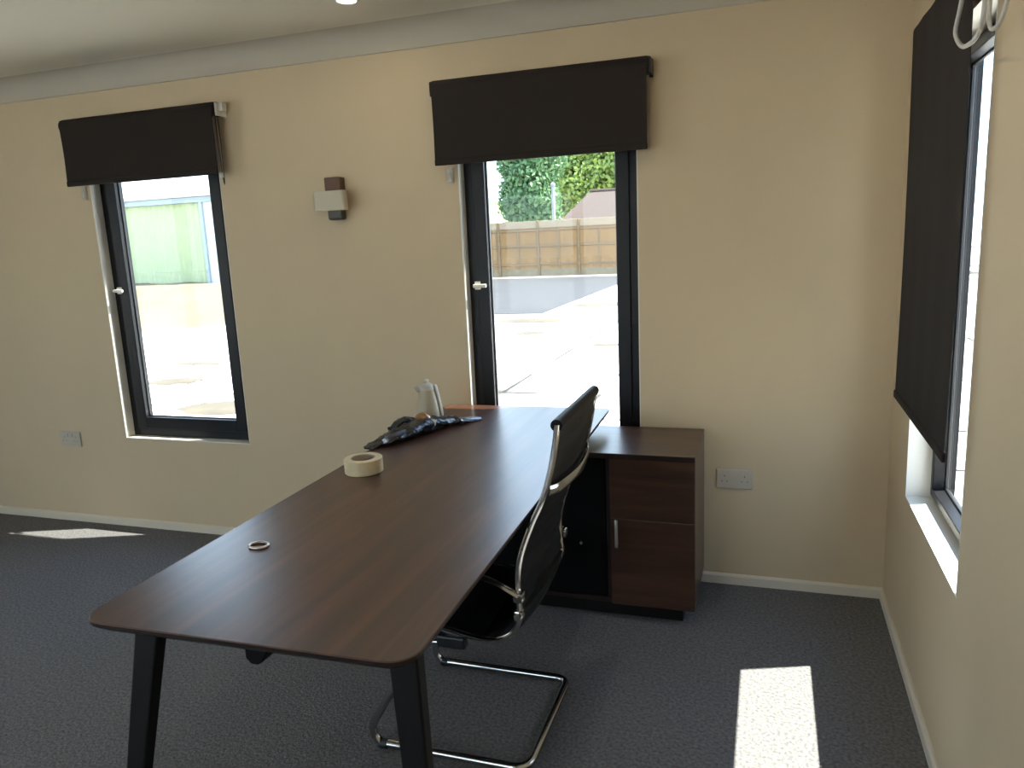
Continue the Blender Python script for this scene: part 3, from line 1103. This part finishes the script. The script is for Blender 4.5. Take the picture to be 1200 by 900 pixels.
for i in range(7):
    xa = px0 + i * PW
    bm = B()
    prism(bm, [(xa - 0.048, GZ), (xa + 0.048, GZ), (xa + 0.048, 2.05), (xa, 2.09), (xa - 0.048, 2.05)], FY - 0.075, FY + 0.025, 'y', 0.006)
    obj('post', bm, FEND, fence)

# house behind the fence: pinkish brown hipped roof
HY = 32.5
hs = thing('house', 'low house with a pinkish brown hipped roof behind the timber fence', 'house', (-4.2, HY + 3.5, GZ))
ROOF = mat('roof_tiles', (0.052, 0.032, 0.022), 0.9, var=0.06, scale=5, bump=0.2, bscale=7)
RENDER = mat('cream_render', (0.55, 0.48, 0.36), 0.9, var=0.04, scale=2)
bm = B(); box(bm, -9.6, 1.4, HY + 0.4, HY + 6.6, GZ, 2.12)
obj('wall', bm, RENDER, hs)
bm = B()
e = [(-10.0, HY, 2.05), (1.8, HY, 2.05), (1.8, HY + 7, 2.05), (-10.0, HY + 7, 2.05)]
t_ = [(-9.1, HY + 3.2, 3.58), (-0.6, HY + 3.2, 3.58)]
V = [bm.verts.new(p) for p in e + t_]
for f in ((0, 1, 5, 4), (1, 2, 5), (2, 3, 4, 5), (3, 0, 4), (3, 2, 1, 0)):
    bm.faces.new([V[i] for i in f])
obj('roof', bm, ROOF, hs)
bm = B(); rbox(bm, -10.05, 1.85, HY - 0.10, HY + 0.02, 1.98, 2.10, 0.01, 1)
obj('gutter', bm, LEGBLK, hs)
bm = B(); tube(bm, smooth_path([(-9.1, HY + 3.2, 3.60), (-4, HY + 3.2, 3.60), (-0.6, HY + 3.2, 3.60)], 4), 0.09, 8)
obj('ridge_tiles', bm, ROOF, hs)

fl = thing('flue_pipe', 'thin white flue pipe rising left of the brown house roof', 'pipe', (-8.55, 27.0, GZ))
bm = B(); tube(bm, [(-8.66, 27.0, GZ), (-8.66, 27.0, 3.40)], 0.07, 14)
obj('pipe', bm, mat('pale_pipe', (0.20, 0.205, 0.21), 0.5), fl, smooth=True)
bm = B(); lathe(bm, [(0.07, 3.38), (0.10, 3.42), (0.10, 3.50), (0.0, 3.58)], -8.66, 27.0, 18)
obj('cowl', bm, bpy.data.materials['pale_pipe'], fl, smooth=True)

yb = thing('cottage', 'pale yellow gabled cottage at the left edge of the middle window view', 'house', (-14.0, 34, GZ))
bm = B(); box(bm, -17.5, -13.1, 33, 38, GZ, 3.2)
obj('wall', bm, mat('yellow_render', (0.62, 0.55, 0.30), 0.9, var=0.04, scale=2), yb)
bm = B(); prism(bm, [(-17.8, 3.2), (-12.9, 3.2), (-15.3, 4.1)], 32.8, 38.2, 'y')
obj('roof', bm, mat('slate_roof', (0.30, 0.31, 0.34), 0.8, var=0.06, scale=6), yb)


# trees
def leaf_mat(name, col, tr=0.35):
    m, t, b = node_mat(name)
    tcn = t.nodes.new('ShaderNodeTexCoord')
    n = t.nodes.new('ShaderNodeTexNoise'); n.inputs['Scale'].default_value = 1.6; n.inputs['Detail'].default_value = 4
    r = t.nodes.new('ShaderNodeValToRGB')
    r.color_ramp.elements[0].position = 0.3; r.color_ramp.elements[0].color = (*[c * 0.75 for c in col], 1)
    r.color_ramp.elements[1].position = 0.7; r.color_ramp.elements[1].color = (*[c * 1.3 for c in col], 1)
    t.links.new(tcn.outputs['Object'], n.inputs['Vector']); t.links.new(n.outputs['Fac'], r.inputs[0])
    t.links.new(r.outputs[0], b.inputs['Base Color'])
    b.inputs['Roughness'].default_value = 0.6
    tl = t.nodes.new('ShaderNodeBsdfTranslucent')
    t.links.new(r.outputs[0], tl.inputs['Color'])
    mx = t.nodes.new('ShaderNodeMixShader'); mx.inputs[0].default_value = tr
    t.links.new(b.outputs[0], mx.inputs[1]); t.links.new(tl.outputs[0], mx.inputs[2])
    t.links.new(mx.outputs[0], t.nodes['Material Output'].inputs[0])
    return m


BARK = mat('bark', (0.12, 0.085, 0.06), 0.9, var=0.2, scale=8, bump=0.4, bscale=12)


def tree(name, label, x, y, h, lobes, lm, n, ls, trunk_r=0.16):
    o = thing(name, label, 'tree', (x, y, GZ), 'leafy trees outside')
    bm = B()
    zt = min(l[2] for l in lobes) + 0.5
    tube(bm, smooth_path([(x, y, GZ), (x + 0.05, y, GZ + zt * 0.5), (x - 0.05, y + 0.05, h * 0.75)], 6), [trunk_r * (1 - 0.6 * k / 12) for k in range(13)], 10)
    for (lx, ly, lz, rx, ry, rz) in lobes:
        tube(bm, [(x, y, max(GZ + 0.6, lz - rz)), (x + lx, y + ly, lz)], [trunk_r * 0.5, trunk_r * 0.2], 6)
    obj('trunk', bm, BARK, o, smooth=True)
    bm = B()
    tot = sum(l[3] * l[4] * l[5] for l in lobes) or 1
    for (lx, ly, lz, rx, ry, rz) in lobes:
        for k in range(int(n * rx * ry * rz / tot)):
            v = Vector((rnd.gauss(0, 1), rnd.gauss(0, 1), rnd.gauss(0, 1))).normalized() * (0.45 + 0.55 * rnd.random() ** 0.5)
            c = Vector((x + lx + v.x * rx, y + ly + v.y * ry, lz + v.z * rz))
            nrm = (v + Vector((rnd.gauss(0, .6), rnd.gauss(0, .6), rnd.gauss(0, .6)))).normalized()
            u = nrm.orthogonal().normalized()
            w = nrm.cross(u)
            s = ls * rnd.uniform(0.6, 1.3)
            a = rnd.random() * PI
            uu = (u * math.cos(a) + w * math.sin(a)) * s
            ww = (w * math.cos(a) - u * math.sin(a)) * s * 0.6
            q = [c - uu, c - uu * 0.2 + ww, c + uu, c - uu * 0.2 - ww]
            bm.faces.new([bm.verts.new(p) for p in q])
    obj('foliage', bm, lm, o)


LG1 = leaf_mat('leaf_mid_green', (0.10, 0.19, 0.075))
LG2 = leaf_mat('leaf_lime_green', (0.20, 0.27, 0.06))
LG3 = leaf_mat('leaf_yellow_green', (0.24, 0.27, 0.06))
tree('leafy_tree', 'dense mid green tree left of the white flue pipe', -10.35, 29.2, 5.5,
     [(0, 0, 3.4, 1.3, 1.4, 2.0), (-0.35, 0.2, 5.0, 1.15, 1.3, 1.6), (0.55, 0.2, 5.0, 1.15, 1.3, 1.7), (0.45, 0, 2.8, 1.0, 1.2, 1.3), (-0.4, 0, 2.8, 0.95, 1.2, 1.3), (0.1, 0, 6.4, 1.4, 1.4, 1.2)], LG1, 15000, 0.11)
tree('leafy_tree', 'lime green spreading tree above the brown house roof', -11.4, 43.0, 6.2,
     [(0, 0, 4.4, 2.2, 1.8, 2.2), (-1.6, 0.2, 4.4, 1.7, 1.5, 2.2), (2.0, 0, 5.0, 2.2, 1.6, 2.0), (0.3, 0.4, 6.8, 2.6, 1.8, 1.6), (-1.6, 0, 6.4, 1.8, 1.5, 1.6), (3.4, 0, 5.6, 1.8, 1.6, 2.2)], LG2, 17000, 0.15)

# green shed and sandy bank seen through the left window
GREEN = mat('sage_green_cladding', (0.26, 0.305, 0.165), 0.7, var=0.06, scale=3)
SHROOF = mat('pale_sheet_roof', (0.40, 0.40, 0.39), 0.6, var=0.04, scale=2)
EAVE = mat('blue_grey_fascia', (0.20, 0.25, 0.27), 0.6)
sh = thing('shed', 'sage green clad shed with a pale roof on the sandy bank outside the left window', 'shed', (-17.5, 16.0, 0.6))
bm = B()
pts = []
n = 64
for k in range(n + 1):
    x = -21.5 + (21.5 - 14.75) * k / n
    pts.append((x, 14.0 + (0.03 if k % 2 else 0.0)))
pts += [(-14.75, 18.0), (-21.5, 18.0)]
prism(bm, pts, 0.45, 2.80, 'z')
obj('cladding', bm, GREEN, sh)
bm = B(); rbox(bm, -14.75, -14.36, 13.93, 14.30, 0.45, 2.80, 0.01, 1)
tag(obj('corner_post', bm, SHROOF, sh), 'pale corner post')
bm = B(); rbox(bm, -14.80, -14.71, 13.86, 13.93, 0.45, 2.80, 0.01, 1)
tag(obj('downpipe', bm, EAVE, sh), 'blue grey downpipe')
bm = B(); rbox(bm, -21.8, -14.25, 13.85, 14.05, 2.78, 2.93, 0.01, 1)
tag(obj('fascia', bm, EAVE, sh), 'blue grey fascia')
bm = B()
prism(bm, [(13.75, 2.93), (18.2, 2.93), (18.2, 3.05), (16.0, 3.75), (13.75, 3.02)], -21.9, -14.15, 'x')
obj('roof', bm, SHROOF, sh)

bm = B()
NX, NY = 40, 30
grid = []
for i in range(NX + 1):
    row = []
    for j in range(NY + 1):
        x = -26 + (26 - 11.0) * i / NX
        y = 6.8 + (19.0 - 6.8) * j / NY
        # foot of the bank runs from (-11.9, 8.6) to (-11.3, 10.3); the bank climbs towards the shed
        d = (y - 8.6) * 1.0 - 2.6 * max(0, x + 11.9)
        t = max(0.0, min(1.0, d / 4.6))
        z = GZ - 0.03 + (0.70 - GZ) * (t * t * (3 - 2 * t))
        z += (mnoise.noise(Vector((x * 0.9, y * 0.9, 1))) * 0.06) * min(1, t * 3)
        row.append(bm.verts.new((x, y, z)))
    grid.append(row)
for i in range(NX):
    for j in range(NY):
        bm.faces.new((grid[i][j], grid[i + 1][j], grid[i + 1][j + 1], grid[i][j + 1]))
tag(obj('earth_bank', bm, mat('sandy_earth', (0.115, 0.088, 0.048), 0.95, var=0.14, scale=1.2, bump=0.3, bscale=3), None, smooth=True), kind='structure')
tree('leafy_tree', 'yellow green tree standing behind the right corner of the green shed', -19.0, 23.5, 5.4,
     [(0, 0, 4.2, 1.5, 1.4, 1.8), (0.9, 0, 5.0, 1.2, 1.2, 1.3), (0.2, 0, 5.8, 1.3, 1.2, 1.2)], LG3, 3500, 0.16)
